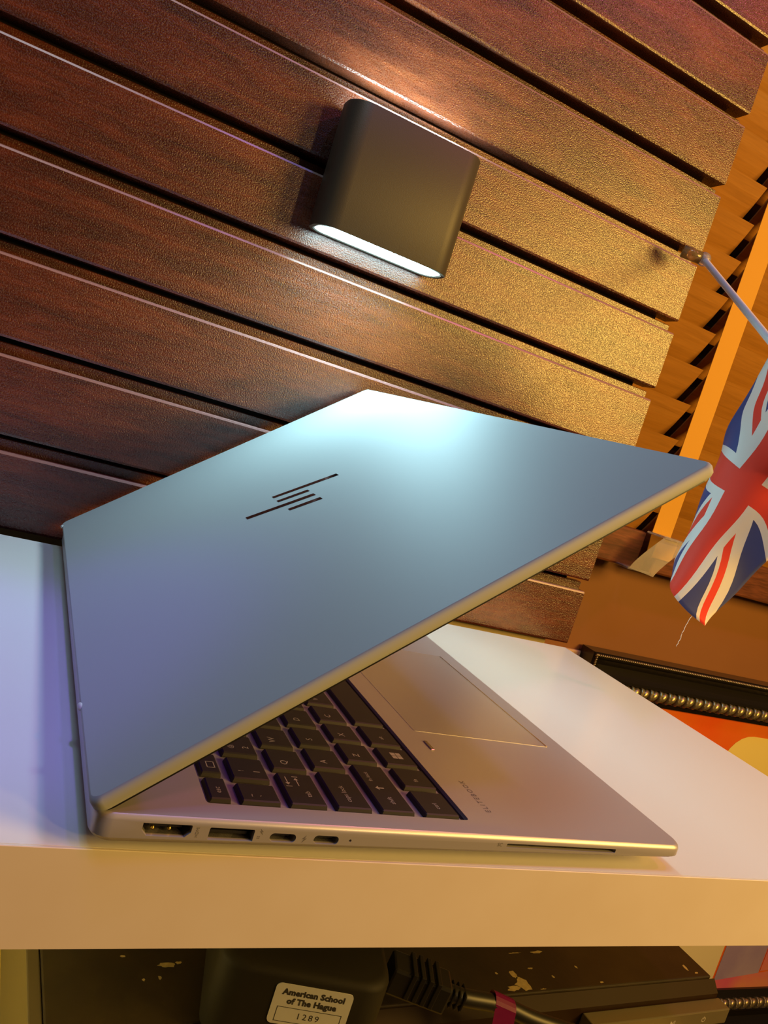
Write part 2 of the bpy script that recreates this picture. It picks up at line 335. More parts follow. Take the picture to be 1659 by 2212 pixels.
for iu in (0, 1):
    for iv in (0, 1):
        u_, v_ = 0.1280 + iu * 0.0027, 0.0545 + iv * 0.0027
        win_polys.append([(u_, v_), (u_ + .0024, v_), (u_ + .0024, v_ + .0024), (u_, v_ + .0024)])
deckflat('key_symbol', win_polys, M['legend'])
# arrows on tab and shift, display symbol on first function key
def ring(u0, u1, v0, v1, t): return [[(u0, v0), (u1, v0), (u1, v0 + t), (u0, v0 + t)], [(u0, v1 - t), (u1, v1 - t), (u1, v1), (u0, v1)], [(u0, v0), (u0 + t, v0), (u0 + t, v1), (u0, v1)], [(u1 - t, v0), (u1, v0), (u1, v1), (u1 - t, v1)]]
deckflat('key_symbol', ring(0.0405, 0.0437, 0.0325, 0.0370, .0004), M['legend'])
deckflat('key_symbol', [[(0.0697, .0265), (0.0701, .0265), (0.0701, .0305), (0.0697, .0305)], [(0.0689, .0265), (0.0709, .0265), (0.0699, .0250)], [(0.0687, .0238), (0.0711, .0238), (0.0711, .0242), (0.0687, .0242)],
                        [(0.0737, .0245), (0.0741, .0245), (0.0741, .0285), (0.0737, .0285)], [(0.0729, .0285), (0.0749, .0285), (0.0739, .0300)], [(0.0727, .0306), (0.0751, .0306), (0.0751, .0310), (0.0727, .0310)]], M['legend'])
deckflat('key_symbol', [[(0.1090, .0265), (0.1090, .0295), (0.1074, .0280)], [(0.1088, .0276), (0.1112, .0276), (0.1112, .0284), (0.1088, .0284)]], M['legend'])
# touchpad, sensor, lettering
pad = from_bm('touchpad', prism_bm(rrect((0.1546 + 0.2373) / 2, (0.0870 + 0.2115) / 2, 0.0825, 0.1245, 0.001, 2), lambda q: (q[0], q[1], -0.001), lambda q: (q[0], q[1], 0.00012)), M['pad'], LAP)
box('chamfer', 0.2368, 0.2377, 0.0872, 0.2113, 0.00005, 0.00022, M['chrome'], pad)
box('touch_button', 0.1546, 0.1565, 0.0680, 0.0765, 0.0, 0.0005, M['chrome'], LAP, 0.0002, 1)
tag(text('lettering', 'ELITEBOOK', 0.0037, M['print_grey'], LAP, (0.1556, 0.0290, 0.00006), (0, 1, 0), (-1, 0, 0), 1.35), 'small engraved grey lettering')
# lid ------------------------------------------------------------
th = 0.6862; LL = 0.2492; lu, lw = -0.0028, 0.0027; LT = 0.0052
ct, st = math.cos(th), math.sin(th)
def lp(a, v, n): return (lu + a * ct - n * st, v, lw + a * st + n * ct)
def lid_bm():
    bm = bmesh.new(); rings = []
    for (ins, n) in ((0.0012, 0.0), (0.0004, -0.0006), (0.0, -0.0016), (0.0, -0.0040), (0.0006, -LT)):
        rings.append([bm.verts.new(lp(x, y, n)) for (x, y) in rrect(LL / 2, WD / 2, LL - 2 * ins, WD - 2 * ins, 0.0038)])
    n = len(rings[0])
    for a, b in zip(rings, rings[1:]):
        for k in range(n): bm.faces.new((a[k], b[k], b[(k + 1) % n], a[(k + 1) % n]))
    bm.faces.new(rings[0]); bm.faces.new(rings[-1][::-1]); return bm
lid = from_bm('lid', lid_bm(), M['silver'], LAP)
for f in lid.data.polygons: f.use_smooth = len(f.vertices) == 4
bez = from_bm('bezel', prism_bm(rrect(LL / 2, WD / 2, LL - 0.002, WD - 0.002, 0.005), lambda q: lp(q[0], q[1], -LT + 0.0002), lambda q: lp(q[0], q[1], -LT - 0.0008)), M['black'], lid)
# screen: glowing desktop picture, soft colour fields
def screen_material():
    m = bpy.data.materials.new('lit_screen'); m.use_nodes = True; nt = m.node_tree; nt.nodes.clear(); Lk = nt.links.new
    out = nt.nodes.new('ShaderNodeOutputMaterial'); em = nt.nodes.new('ShaderNodeEmission'); em.inputs[1].default_value = 0.12; Lk(em.outputs[0], out.inputs[0])
    at = nt.nodes.new('ShaderNodeAttribute'); at.attribute_name = 'glow'; Lk(at.outputs['Color'], em.inputs[0]); return m
M['screen'] = screen_material()
def screen_mesh():
    na, nv = 22, 32; bm = bmesh.new(); lay = bm.loops.layers.float_color.new('glow')
    a0, a1, v0, v1 = 0.018, LL - 0.006, 0.006, WD - 0.006; g = []
    for i in range(na + 1): g.append([bm.verts.new(lp(a0 + (a1 - a0) * i / na, v0 + (v1 - v0) * j / nv, -LT - 0.0010)) for j in range(nv + 1)])
    blobs = [((.15, .15), (.45, .16, 1.0), .22), ((.35, .1), (.60, .18, .80), .20), ((.60, .25), (1.0, .26, .18), .20), ((.62, .6), (1.0, .45, .16), .22), ((.9, .5), (.95, .85, .62), .25), ((.85, .1), (.75, .55, .75), .18), ((.3, .6), (.55, .2, .75), .25), ((.2, .9), (.25, .2, .9), .2), ((.9, .9), (.55, .8, .8), .25)]
    def colr(s, t):
        W = 0; c = [0, 0, 0]
        for (p, k, r) in blobs:
            w = math.exp(-((s - p[0]) ** 2 + (t - p[1]) ** 2) / (r * r)) + 1e-5; W += w
            for q in range(3): c[q] += w * k[q]
        return (c[0] / W, c[1] / W, c[2] / W, 1)
    for i in range(na):
        for j in range(nv):
            f = bm.faces.new((g[i][j], g[i + 1][j], g[i + 1][j + 1], g[i][j + 1]))
            for lo, (ii, jj) in zip(f.loops, ((i, j), (i + 1, j), (i + 1, j + 1), (i, j + 1))): lo[lay] = colr(ii / na, jj / nv)
    me = bpy.data.meshes.new('screen'); bm.to_mesh(me); bm.free(); return me
sc_o = link('screen', screen_mesh(), M['screen'], lid); tag(sc_o, 'dim display under the lid')
def bar(a0, va0, va1, a1, vb0, vb1):
    bm = prism_bm([(a0, va0), (a1, vb0), (a1, vb1), (a0, va1)], lambda q: lp(q[0], q[1], -0.0004), lambda q: lp(q[0], q[1], 0.00012)); o = from_bm('logo_bar', bm, M['mirror'], lid); return o
bar(.1195, .1984, .2021, .1566, .1864, .1908); bar(.1193, .1880, .1917, .1368, .1824, .1863)
bar(.0994, .1837, .1880, .1368, .1717, .1758); bar(.1196, .1667, .1704, .1371, .1611, .1653)
for v in (0.066, 0.349):
    bm = bmesh.new(); bmesh.ops.create_uvsphere(bm, u_segments=12, v_segments=8, radius=0.0012)
    for q in bm.verts: q.co = Vector(lp(0.0004, v, -0.0005)) + Vector((q.co.x, q.co.y * 2.2, q.co.z))
    from_bm('rubber_bumper', bm, M['rubber'], lid, True)
for (v0, v1) in ((0.03, 0.075), (WD - 0.075, WD - 0.03)):
    from_bm('hinge', tube_bm([(0.0035, v0, 0.0004), (0.0035, v1, 0.0004)], 0.0032, 14), M['silver'], LAP, True)

# ------------------------------------------------------------------ wall lamp
lx0, lx1, lz0, lz1, ld = 0.0975, 0.2085, 0.2720, 0.3610, 0.038
lampo = thing('wall_lamp', 'dark up-and-down wall light glowing on the mahogany boards', 'lamp', ((lx0 + lx1) / 2, D, lz0))
cx = 0.0; w = lx1 - lx0; h = lz1 - lz0
def stad(wd, dp, r, cy): return rrect(cx, cy, wd, dp, r, 8)
cyl = -ld / 2
bm = bmesh.new(); rings = []
spec_ = [(stad(w - .0006, ld - .0006, ld / 2 - .0032, cyl), 0.0), (stad(w, ld, ld / 2 - .003, cyl), 0.0006), (stad(w, ld, ld / 2 - .003, cyl), h - 0.0006), (stad(w - .0006, ld - .0006, ld / 2 - .0032, cyl), h),
         (stad(w - .006, ld - .006, ld / 2 - .006, cyl), h), (stad(w - .006, ld - .006, ld / 2 - .006, cyl), h - 0.006)]
inner_b = [(stad(w - .006, ld - .006, ld / 2 - .006, cyl), 0.006), (stad(w - .006, ld - .006, ld / 2 - .006, cyl), 0.0)]
allr = inner_b + spec_
for o_, z in allr: rings.append([bm.verts.new((x, y, z)) for x, y in o_])
n = len(rings[0])
for a, b in zip(rings, rings[1:]):
    for k in range(n): bm.faces.new((a[k], a[(k + 1) % n], b[(k + 1) % n], b[k]))
lb = from_bm('body', bm, M['lampbody'], lampo)
md = lb.modifiers.new('edges', 'EDGE_SPLIT'); md.split_angle = math.radians(40)
for f in lb.data.polygons: f.use_smooth = True
for z0, z1, zz in ((0.0008, 0.0050, 'bottom'), (h - 0.0050, h - 0.0008, 'top')):
    lo = from_bm('lens', prism_bm(stad(w - .0085, ld - .0085, ld / 2 - .0072, cyl), lambda q: (q[0], q[1], z0), lambda q: (q[0], q[1], z1)), M['lens'], lampo)
    bm = bmesh.new(); A = stad(w - .0062, ld - .0062, ld / 2 - .0061, cyl); B = stad(w - .0085, ld - .0085, ld / 2 - .0072, cyl)
    zr = 0.0004 if zz == 'bottom' else h - 0.0004
    va = [bm.verts.new((x, y, zr)) for x, y in A]; vb = [bm.verts.new((x, y, zr)) for x, y in B]
    for k in range(len(A)): bm.faces.new((va[k], va[(k + 1) % len(A)], vb[(k + 1) % len(A)], vb[k]))
    from_bm('lens_rim', bm, M['lensrim'], lampo)

for zz, rx in ((0.0002, math.radians(-46)), (h - 0.0002, math.pi)):      # the lamp's own light, straight down and straight up
    al = bpy.data.lights.new('lamp_light', 'AREA'); al.shape = 'RECTANGLE'; al.size = w - 0.03; al.size_y = ld - 0.02; al.energy = 0.78 if rx < 1 else 0.55; al.color = (0.52, 0.92, 1.0); al.spread = math.radians(180)
    ao = bpy.data.objects.new('lamp_light', al); COL.objects.link(ao); ao.parent = lampo; ao.location = (0, cyl, zz - (0.009 if rx < 1 else 0)); ao.rotation_euler = (rx, 0, 0)

# ------------------------------------------------------------------ wooden blinds by the window
def slat_mesh(x0, x1):
    prof = []
    H, T = 0.050, 0.0028; nn = 4
    pts = [(i / nn) for i in range(nn + 1)]
    f = [(0.036 * t - 0.004 * math.sin(math.pi * t) * 0.4, -t * H) for t in pts]; bck = [(y + T, z) for y, z in reversed(f)]
    bm = prism_bm(f + bck, lambda q: (x0, q[0], q[1]), lambda q: (x1, q[0], q[1])); bmesh.ops.recalc_face_normals(bm, faces=bm.faces)
    me = bpy.data.meshes.new('slat'); bm.to_mesh(me); bm.free(); me.materials.append(M['slat']); return me
def blind(label, x0, x1, tape_x, y):
    b = thing('venetian_blind', label, 'blind', ((x0 + x1) / 2, y, 0.07), None, 'wooden blinds')
    off = Vector(b.location); pit = 0.0469; zt = 0.5267
    me = slat_mesh(x0 - off.x, x1 - off.x)
    k = 0; z = zt + pit * 12
    while z > 0.13:
        o = bpy.data.objects.new('slat', me); COL.objects.link(o); o.parent = b; o.location = (0, 0, z - off.z); z -= pit
    # bottom rail
    box('bottom_rail', x0 - off.x, x1 - off.x, -0.002, 0.026, 0.0, 0.050, M['rail'], b, 0.003)
    for tx in tape_x:
        pts = [(-0.0040, 0.05), (-0.0040, 1.2 - off.z), (-0.0048, 1.2 - off.z), (-0.0048, 0.05), (-0.0075, 0.025), (-0.0062, 0.0245)]
        from_bm('ladder_tape', prism_bm(pts, lambda q: (tx - off.x, q[0], q[1]), lambda q: (tx + 0.033 - off.x, q[0], q[1])), M['tape'], b)
    return b
blind('honey wooden blind half hidden behind the slatted wall', 0.36, 0.6905, [], 0.560)
blind('honey wooden blind behind the flag, with orange tape', 0.705, 1.75, [0.697, 1.40], 0.562)
# clear plastic clip under the blind
clip = thing('plastic_clip', 'curved clear plastic clip below the wooden blind', 'clip', (0.685, 0.535, 0.07))
bm = bmesh.new(); prev = None; NN = 10; A = []
for i in range(NN + 1):
    t = i / NN; zz = 0.002 + 0.052 * t; xx = -0.026 + 0.030 * t ** 1.6; yy = -0.012 * math.sin(t * 1.5)
    A.append([(xx, yy, zz), (xx + 0.043, yy, zz - .004)])
va = [[bm.verts.new(q) for q in r] for r in A]
for a, b in zip(va, va[1:]): bm.faces.new((a[0], a[1], b[1], b[0]))
bmesh.ops.solidify(bm, geom=bm.faces[:], thickness=0.0022)
from_bm('curved_plate', bm, M['clear'], clip)
box('top_lip', 0.003, 0.050, -0.014, 0.022, 0.050, 0.0530, M['clear'], clip, 0.001)
box('foot', -0.028, 0.012, 0.0, 0.028, 0.000, 0.003, M['clear'], clip, 0.0008)

# ------------------------------------------------------------------ small flag on a stick
FLAG = [[(0.4436, 0.2041, 0.0769), (0.4232, 0.209, 0.0854), (0.4133, 0.2204, 0.0959), (0.4267, 0.2375, 0.1063), (0.45, 0.261, 0.1156)],
        [(0.455, 0.1971, 0.1106), (0.4402, 0.2009, 0.1325), (0.4254, 0.2143, 0.1412), (0.4279, 0.2354, 0.1417), (0.4559, 0.2624, 0.152)],
        [(0.4601, 0.1774, 0.1526), (0.4454, 0.1869, 0.176), (0.4292, 0.201, 0.1852), (0.4254, 0.226, 0.1943), (0.4497, 0.2545, 0.2036)],
        [(0.4615, 0.1651, 0.1967), (0.4476, 0.174, 0.2176), (0.4321, 0.1878, 0.2269), (0.4232, 0.2102, 0.2411), (0.4263, 0.2306, 0.2381)],
        [(0.3720, 0.0973, 0.2260), (0.3780, 0.1179, 0.2385), (0.3858, 0.1452, 0.2550), (0.3915, 0.1658, 0.2675), (0.3980, 0.189, 0.2812)]]
def flag_material():
    m = bpy.data.materials.new('flag_cloth'); m.use_nodes = True; nt = m.node_tree; b = nt.nodes['Principled BSDF']; Lk = nt.links.new
    uv = nt.nodes.new('ShaderNodeUVMap'); uv.uv_map = 'UVMap'; sp = nt.nodes.new('ShaderNodeSeparateXYZ'); Lk(uv.outputs[0], sp.inputs[0])
    def mth(op, a, b_=None, c=None):
        n = nt.nodes.new('ShaderNodeMath'); n.operation = op
        for i, q in enumerate((a, b_, c)):
            if q is None: continue
            if isinstance(q, (int, float)): n.inputs[i].default_value = q
            else: Lk(q, n.inputs[i])
        return n.outputs[0]
    # x in -2..2, y in -1..1 (half-height units)
    x = mth('MULTIPLY', mth('SUBTRACT', sp.outputs[0], 0.5), 4.0); y = mth('MULTIPLY', mth('SUBTRACT', sp.outputs[1], 0.5), 2.0)
    ax, ay = mth('ABSOLUTE', x), mth('ABSOLUTE', y)
    k = 1 / math.sqrt(5.0)
    def less(a, v): return mth('LESS_THAN', a, v)
    cross = mth('MAXIMUM', less(ax, .20), less(ay, .20)); crossw = mth('MAXIMUM', less(ax, .3333), less(ay, .3333))
    d1 = mth('MULTIPLY', mth('SUBTRACT', x, mth('MULTIPLY', y, 2.0)), k); d2 = mth('MULTIPLY', mth('ADD', x, mth('MULTIPLY', y, 2.0)), k)
    sw = mth('MAXIMUM', less(mth('ABSOLUTE', d1), .20), less(mth('ABSOLUTE', d2), .20))
    def band(d, s):   # narrow red stripe on one side of the diagonal, side changes with the half
        sg = mth('MULTIPLY', mth('SIGN', x), s); dd = mth('MULTIPLY', d, sg)
        return mth('MULTIPLY', mth('GREATER_THAN', dd, 0.0), less(dd, 0.1333))
    sr = mth('MAXIMUM', band(d1, 1.0), band(d2, -1.0))
    def mix(f, a, c):
        n = nt.nodes.new('ShaderNodeMixRGB'); Lk(f, n.inputs[0])
        for i, q in ((1, a), (2, c)):
            if isinstance(q, tuple): n.inputs[i].default_value = q
            else: Lk(q, n.inputs[i])
        return n.outputs[0]
    wh = (0.84, 0.80, 0.78, 1); rd = (0.88, 0.050, 0.022, 1); bl = (0.045, 0.06, 0.24, 1)
    c = mix(sw, bl, wh); c = mix(sr, c, rd); c = mix(crossw, c, wh); c = mix(cross, c, rd); Lk(c, b.inputs['Base Color'])
    b.inputs['Roughness'].default_value = 0.7; b.inputs['Sheen Weight'].default_value = 0.1
    return m
def catmull(P, t):
    n = len(P) - 1; i = min(int(t * n), n - 1); f = t * n - i; p = [Vector(P[max(min(i + q, n), 0)]) for q in (-1, 0, 1, 2)]
    return 0.5 * ((2 * p[1]) + (p[2] - p[0]) * f + (2 * p[0] - 5 * p[1] + 4 * p[2] - p[3]) * f * f + (3 * p[1] - p[0] - 3 * p[2] + p[3]) * f ** 3)
flag = thing('hand_flag', 'small blue, white and red crossed flag on a white stick', 'flag', (0.4398, 0.3369, 0.3728))
fo = Vector(flag.location)
NS, NT = 36, 24; bm = bmesh.new(); uvl = bm.loops.layers.uv.new('UVMap'); g = []
for i in range(NS + 1):
    rowp = []
    for j in range(NT + 1):
        q = catmull([catmull(r, j / NT) for r in FLAG], i / NS) - fo
        q.y += 0.0012 * math.sin(i * .55 + j * .3); rowp.append(bm.verts.new(q))
    g.append(rowp)
for i in range(NS):
    for j in range(NT):
        f = bm.faces.new((g[i][j], g[i + 1][j], g[i + 1][j + 1], g[i][j + 1])); f.smooth = True
        for lo, (a, b) in zip(f.loops, ((i, j), (i + 1, j), (i + 1, j + 1), (i, j + 1))): lo[uvl].uv = (a / NS, b / NT)
me = bpy.data.meshes.new('cloth'); bm.to_mesh(me); bm.free(); cl = link('cloth', me, flag_material(), flag)
sd = cl.modifiers.new('cloth_thickness', 'SOLIDIFY'); sd.thickness = 0.0004
R0 = Vector((0.4398, 0.3369, 0.3728)); R1 = Vector((0.4001, 0.2000, 0.2902))
pts = [R0 + (R1 - R0) * t for t in (0, .5, 1.0, 1.5, 1.8)]
from_bm('stick', tube_bm([q - fo for q in spline(pts, 5)], 0.0028, 12), M['stick'], flag, True)
bm = bmesh.new(); bmesh.ops.create_uvsphere(bm, u_segments=14, v_segments=10, radius=0.0062); from_bm('end_knob', bm, M['clear'], flag, True)
# clear sleeve pushed into the gap between boards
sl = tube_bm([(-0.0165, 0.0105, 0.0022), (-0.002, 0.0012, 0.0002)], 0.0048, 16)
bmesh.ops.delete(sl, geom=[f for f in sl.faces if len(f.verts) > 4], context='FACES_ONLY'); bmesh.ops.solidify(sl, geom=sl.faces[:], thickness=0.0006)
from_bm('sleeve', sl, mat('amber_sleeve', (0.75, 0.55, 0.25), 0.1, trans=0.85), flag, True)
th_pts = [(0.4322, 0.2085, 0.0830), (0.4300, 0.2080, 0.0760), (0.4275, 0.2075, 0.0700), (0.4270, 0.2070, 0.0630), (0.4255, 0.2068, 0.0560)]
from_bm('loose_thread', tube_bm([Vector(q) + Vector((random.uniform(-.0006, .0006), 0, random.uniform(-.0004, .0004))) - fo for q in spline(th_pts, 5)], 0.00022, 5), M['stick'], flag)

# ------------------------------------------------------------------ framed picture on the tan wall
fx0, fx1, fz1, fz0, fy = 0.682, 1.48, -0.052, -0.655, 0.565
fr = thing('framed_picture', 'orange picture in a black frame with gold rope moulding', 'picture', ((fx0 + fx1) / 2, fy, fz0))
fo = Vector(fr.location)
MW = 0.066
prof = [(0.0, 0.030), (0.0, 0.004), (0.003, 0.0), (0.007, 0.001), (0.010, 0.006), (0.018, 0.011), (0.028, 0.009), (0.034, 0.004), (0.038, 0.004), (0.041, 0.008), (0.054, 0.009), (0.058, 0.012), (0.066, 0.016), (0.066, 0.030)]
def moulding(name, side):
    # (inset, depth) profile swept along one side with mitred ends
    def P(i, d, e):
        if side == 'top': return (fx0 + i if e == 0 else fx1 - i, fy - 0.0 + d - 0.0, fz1 - i)
        if side == 'bottom': return (fx0 + i if e == 0 else fx1 - i, fy + d, fz0 + i)
        if side == 'left': return (fx0 + i, fy + d, fz0 + i if e == 0 else fz1 - i)
        return (fx1 - i, fy + d, fz0 + i if e == 0 else fz1 - i)
    bm = prism_bm(prof, lambda q: Vector(P(q[0], q[1], 0)) - fo, lambda q: Vector(P(q[0], q[1], 1)) - fo)
    return from_bm(name, bm, M['framek'], fr)
mo = {s: moulding('moulding', s) for s in ('top', 'bottom', 'left', 'right')}
# rope: overlapping gold beads along the inner edge
bm = bmesh.new(); bmesh.ops.create_uvsphere(bm, u_segments=8, v_segments=6, radius=1.0)
for v in bm.verts: v.co = (v.co.x * 0.0062 + v.co.z * 0.0030, v.co.y * 0.0062, v.co.z * 0.0080)
bead = bpy.data.meshes.new('rope_bead'); bm.to_mesh(bead); bm.free(); bead.materials.append(M['rope'])
for f in bead.polygons: f.use_smooth = True
bm = bmesh.new(); bmesh.ops.create_cone(bm, cap_ends=True, segments=12, radius1=1, radius2=1, depth=1)
for v in bm.verts: v.co = (v.co.z * 0.0038 + v.co.y * 0.002, v.co.x * 0.0066, v.co.y * 0.0088)
bmesh.ops.bevel(bm, geom=[e for e in bm.edges if abs(e.verts[0].co.x - e.verts[1].co.x) < .004], offset=0.0008, segments=1, affect='EDGES')
collar = bpy.data.meshes.new('rope_collar'); bm.to_mesh(collar); bm.free(); collar.materials.append(M['rope'])
step = 0.0178
for side, a0, a1 in (('top', fx0 + .05, fx1 - .05), ('bottom', fx0 + .05, fx1 - .05), ('left', fz0 + .055, fz1 - .055)):
    n = int((a1 - a0) / step)
    for i in range(n):
        a = a0 + step * (i + .5)
        for me, da in ((bead, 0.0), (collar, step / 2)):
            o = bpy.data.objects.new(me.name, me); COL.objects.link(o); o.parent = fr
            if side == 'left': o.location = Vector((fx0 + .0475, fy + 0.006, a + da)) - fo; o.rotation_euler = (0, math.pi / 2, 0)
            else: o.location = Vector((a + da, fy + 0.006, fz1 - .0475 if side == 'top' else fz0 + .0475)) - fo
# fine beaded outer lip: too small to pick apart, one part
bm = bmesh.new(); st_ = 0.0034
for side, a0, a1 in (('t', fx0, fx1), ('l', fz0, fz1)):
    for i in range(int((a1 - a0) / st_)):
        a = a0 + st_ * (i + .5); p_ = (a, fy - .0004, fz1 - .0030) if side == 't' else (fx0 + .003, fy - .0004, a)
        mtx = Matrix.Translation(Vector(p_) - fo) @ Matrix.Rotation(0.6, 4, 'Y') @ Matrix.Diagonal((0.0011, 0.0018, 0.0024, 1))
        bmesh.ops.create_icosphere(bm, subdivisions=1, radius=1.0, matrix=mtx)
lipo = from_bm('beaded_lip', bm, M['rope'], fr, True); lipo['kind'] = 'stuff'
# picture: printed sheet with flat shapes
def px(name, polys, m, d=0.0):
    o = flat(name, polys, m, fr, lambda q: Vector((q[0], fy + 0.0205 - d, q[1])) - fo); return o
sheet_m = mat('orange_print', (0.78, 0.10, 0.012), 0.35, noise=(7, (0.75, 0.22, 0.02), 0.9))
prn = box('print', fx0 + .06 - fo.x, fx1 - .06 - fo.x, 0.0207, 0.026, .06, fz1 - fz0 - .06, sheet_m, fr)
cream_m = mat('cream_print', (0.86, 0.72, 0.22), 0.35); white_m = mat('white_print', (0.80, 0.72, 0.42), 0.35)
violet_m = mat('violet_print', (0.34, 0.26, 0.42), 0.35, noise=(12, (0.55, 0.45, 0.5), 0.6)); pink_m = mat('pink_print', (0.70, 0.12, 0.22), 0.35, noise=(10, (0.8, 0.4, 0.1), 0.6))
px('printed_shape', [rrect(1.150, -0.260, 0.28, 0.24, 0.050, 6)], cream_m, .0002)
px('printed_shape', [rrect(1.105, -0.50, 0.14, 0.20, 0.01, 3)], white_m, .0002)
px('printed_shape', [rrect(1.232, -0.50, 0.105, 0.20, 0.012, 4)], violet_m, .0003)
px('printed_shape', [[(1.17, -0.575), (1.42, -0.545), (1.42, -0.594), (1.17, -0.594)], [(1.287, -0.40), (1.42, -0.40), (1.42, -0.545), (1.287, -0.558)]], pink_m, .0004)

# ------------------------------------------------------------------ things under the shelf
tbl = thing('low_table', 'yellowish low table under the white shelf', 'table', (-0.1, 0.2, -1.0))
to = Vector(tbl.location)
def bx(name, x0, x1, y0, y1, z0, z1, m, parent, off, bev=0.0): return box(name, x0 - off.x, x1 - off.x, y0 - off.y, y1 - off.y, z0 - off.z, z1 - off.z, m, parent, bev)
bx('table_top', -0.75, 0.476, 0.02, 0.375, -0.235, -0.205, M['table'], tbl, to, 0.002)
for x in (-0.72, 0.42):
    for y in (0.04, 0.33): bx('leg', x, x + .035, y, y + .035, -1.0, -0.235, M['table'], tbl, to, 0.001)
dv = thing('disc_player', 'worn black disc player with chipped paint under the shelf', 'disc player', (0.0193, 0.0823, -0.205), (0, 0, math.radians(3.07)))
H = 0.062 - 0.003; DW = 0.4325; DDp = 0.255
box('body', 0, DW, 0.0, DDp, 0.003, H + 0.003, M['dvd'], dv, 0.0008)
box('side_flange', -0.0065, -0.0002, 0.004, DDp - .004, 0.008, H + 0.0020, mat('grey_side', (0.09, 0.075, 0.045), 0.5), dv, 0.0008)
ZT = H + 0.003
bm = prism_bm([(-0.0004, ZT - 0.0018), (-0.0062, ZT - 0.0085), (-0.0062, 0.008), (-0.0004, 0.008)], lambda q: (0.0, q[0], q[1]), lambda q: (DW + 0.004, q[0], q[1])); from_bm('front_panel', bm, M['dvdgloss'], dv)
barp = box('button_bar', 0.312, DW + 0.006, -0.0165, -0.0064, ZT - 0.0225, ZT - 0.0115, M['bar'], dv, 0.0008)
tag(barp, 'grey strip with playback buttons')
yb = -0.01656; bz = ZT - 0.0172
def icon(polys, x): flat('button_symbol', [[(x + a, bz + b) for a, b in pl] for pl in polys], M['legend'], barp, lambda q: (q[0], yb, q[1]))
s_ = 0.0022
icon([[(-s_, -.0006), (s_, -.0006), (0, .0016)], [(-s_, -.0018), (s_, -.0018), (s_, -.0012), (-s_, -.0012)]], 0.332)
icon([[(-.0019, -.0019), (.0019, -.0019), (.0019, .0019), (-.0019, .0019)]], 0.358)
icon([[(-.0022, -.0019), (.0004, 0), (-.0022, .0019)], [(.0007, -.0019), (.0012, -.0019), (.0012, .0019), (.0007, .0019)], [(.0017, -.0019), (.0022, -.0019), (.0022, .0019), (.0017, .0019)]], 0.384)
pw = []
for i in range(12):
    a, b = [math.radians(115 + 310 * q / 12) for q in (i, i + 1)]
    pw.append([(r * math.cos(t), r * math.sin(t)) for r, t in ((.0019, a), (.0019, b), (.0014, b), (.0014, a))])
pw.append([(-.0003, .0002), (.0003, .0002), (.0003, .0022), (-.0003, .0022)])
icon(pw, 0.414)
for (x, y) in ((0.03, 0.03), (DW - .03, 0.03), (0.03, DDp - .03), (DW - .03, DDp - .03)): box('foot', x - .01, x + .01, y - .01, y + .01, 0.0, 0.0032, M['black'], dv)
# bare patches where the paint has flaked
def chip(cxw, cyw, sx, sy_, seed):
    rnd = random.Random(seed); n = 14; c_, s2 = math.cos(math.radians(3.07)), math.sin(math.radians(3.07))
    dx, dy = cxw - 0.0193, cyw - 0.0823; lx_, ly_ = dx * c_ + dy * s2, -dx * s2 + dy * c_
    pl = []
    for i in range(n):
        a = 2 * math.pi * i / n; r = rnd.uniform(.55, 1.15); pl.append((lx_ + sx * r * math.cos(a), max(ly_ + sy_ * r * math.sin(a), 0.0012)))
    flat('paint_chip', [pl], M['chip'], dv, lambda q: (q[0], q[1], ZT + 0.00006))
for i, q in enumerate([(.2885, .1035, .0060, .0060), (.2870, .1110, .0026, .0045), (.2800, .1000, .0055, .0020), (.3023, .1156, .0022, .0008), (.2746, .1121, .0012, .0012), (.3010, .0985, .0025, .0012), (.3153, .1084, .0010, .0014),
                       (.3393, .1160, .0010, .0012), (.3502, .1028, .0018, .0008), (.4345, .1137, .0014, .0035), (.4400, .1085, .0022, .0009), (.3172, .1294, .0060, .0012), (.2990, .1288, .0050, .0005), (.0769, .1226, .0055, .0022), (.0830, .1240, .0020, .0010),
                       (.0554, .1290, .0016, .0009), (.0724, .1140, .0010, .0016), (.0643, .1130, .0008, .0010), (.1038, .0890, .0030, .0018), (.1110, .0880, .0016, .0022)]): chip(*q, seed=i + 3)
# adapter with property label, resting on the player
ZP = -0.143 + 0.0
ad = thing('power_adapter', 'black rounded adapter with a white property label', 'adapter', (0.140, 0.092, ZP), (0, 0, math.radians(-14.5)))
bm = bmesh.new(); rings = []
for ins, z in ((0.0015, 0.0004), (0.0, 0.0020), (0.0, 0.0375), (0.0010, 0.0400), (0.0035, 0.0415)):
    rings.append([bm.verts.new((x, y, z)) for x, y in rrect(-0.008, 0.015, 0.084 - 2 * ins, 0.090 - 2 * ins, 0.014, 6)])
n = len(rings[0])
for a, b in zip(rings, rings[1:]):
    for k in range(n): bm.faces.new((a[k], a[(k + 1) % n], b[(k + 1) % n], b[k]))
bm.faces.new(rings[0][::-1]); bm.faces.new(rings[-1])
cs = from_bm('case', bm, M['adapter'], ad, True); cs.data.set_sharp_from_angle(angle=math.radians(40))
box('silver_trim', 0.0325, 0.0346, -0.0150, -0.0110, 0.003, 0.034, M['chrome'], ad, 0.0006)
LX = -0.0030
stk = from_bm('label', prism_bm(rrect(LX, 0.0258, 0.0370, 0.0205, 0.0024), lambda q: (q[0], -0.0299, q[1]), lambda q: (q[0], -0.0304, q[1])), M['sticker'], ad); tag(stk, 'white printed property label')
yl = -0.03046
text('lettering', 'American School', 0.0041, M['ink'], stk, (LX, yl, 0.0321), (1, 0, 0), (0, 0, 1), 1.05, 0.00022)
text('lettering', 'of The Hague', 0.0041, M['ink'], stk, (LX, yl, 0.0277), (1, 0, 0), (0, 0, 1), 1.05, 0.00022)
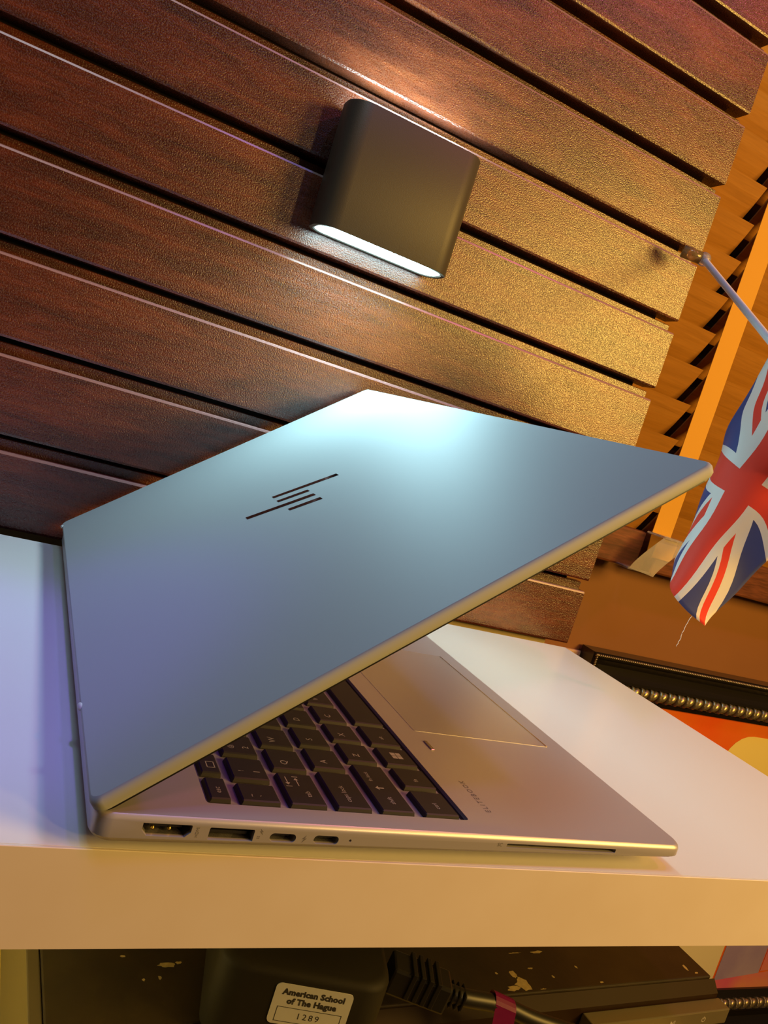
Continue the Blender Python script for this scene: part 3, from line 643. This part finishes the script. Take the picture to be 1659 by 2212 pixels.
text('lettering', '1289', 0.0044, M['ink'], stk, (LX, yl, 0.0207), (1, 0, 0), (0, 0, 1), 1.35)
flat('label_box', [[(LX + a, b + .0043), (LX + c, b + .0043), (LX + c, d + .0043), (LX + a, d + .0043)] for a, b, c, d in ((-.0155, .0200, .0155, .0203), (-.0155, .0127, .0155, .0130), (-.0155, .0127, -.0152, .0203), (.0152, .0127, .0155, .0203))], M['ink'], stk, lambda q: (q[0], yl, q[1]))
# cable with moulded plug
cb = thing('power_cable', 'black cable with ribbed plug and purple tag', 'cable', (0.190, 0.078, ZP))
co = Vector(cb.location)
d_ = Vector((0.0315, -0.0120, -0.004)).normalized(); s0 = Vector((0.1800, 0.0850, -0.1155)); rotq = d_.to_track_quat('X', 'Z').to_matrix().to_4x4()
def along(bm, org):
    for v in bm.verts: v.co = (rotq @ v.co) + org - co
    return bm
pl_ = from_bm('plug', along(box_bm(0, 0.033, -0.008, 0.008, -0.0085, 0.0065, 0.0015), s0), M['black'], cb)
for i in range(4): from_bm('rib', along(box_bm(0.010 + i * .0045, 0.0125 + i * .0045, -0.0088, 0.0088, -0.0070, 0.0078, 0.0004), s0), M['black'], pl_)
for i in range(3): from_bm('strain_relief', along(box_bm(0.0345 + i * .0030, 0.0363 + i * .0030, -0.0052, 0.0052, -0.0055, 0.0045, 0.0012), s0), M['black'], cb)
p0 = s0 + d_ * 0.030
cpts = [p0, p0 + d_ * .012, Vector((0.2440, 0.0685, -0.1245)), Vector((0.2640, 0.0640, -0.1300)), Vector((0.2960, 0.0590, -0.1370)), Vector((0.3330, 0.0560, -0.1475)), Vector((0.372, 0.050, -0.175)), Vector((0.39, 0.048, -0.1985)), Vector((0.43, 0.045, -0.2005))]
from_bm('cord', tube_bm([q - co for q in spline(cpts, 6)], 0.0045, 12), M['black'], cb, True)
# ribbon folded over the cord
bm = bmesh.new(); prevr = None
axis = (cpts[3] - cpts[2]).normalized(); ctr = cpts[2] + (cpts[3] - cpts[2]) * 0.02; sidev = axis.cross(Vector((0, 0, 1))).normalized()
loop = []
for i in range(9):
    a = math.radians(180 - 180 * i / 8); loop.append(ctr + sidev * 0.0052 * math.cos(a) + Vector((0, 0, 1)) * (0.0052 * math.sin(a)))
loop += [loop[-1] + Vector((0, -0.001 * i, -0.0045 * i)) for i in range(1, 8)]
rv = [[bm.verts.new(q - axis * .0066 - co), bm.verts.new(q + axis * .0066 - co)] for q in loop]
for a, b in zip(rv, rv[1:]): bm.faces.new((a[0], a[1], b[1], b[0]))
bmesh.ops.solidify(bm, geom=bm.faces[:], thickness=0.0004)
rib = from_bm('ribbon_tag', bm, M['purple'], cb); tag(rib, 'purple ribbon folded over the cable')
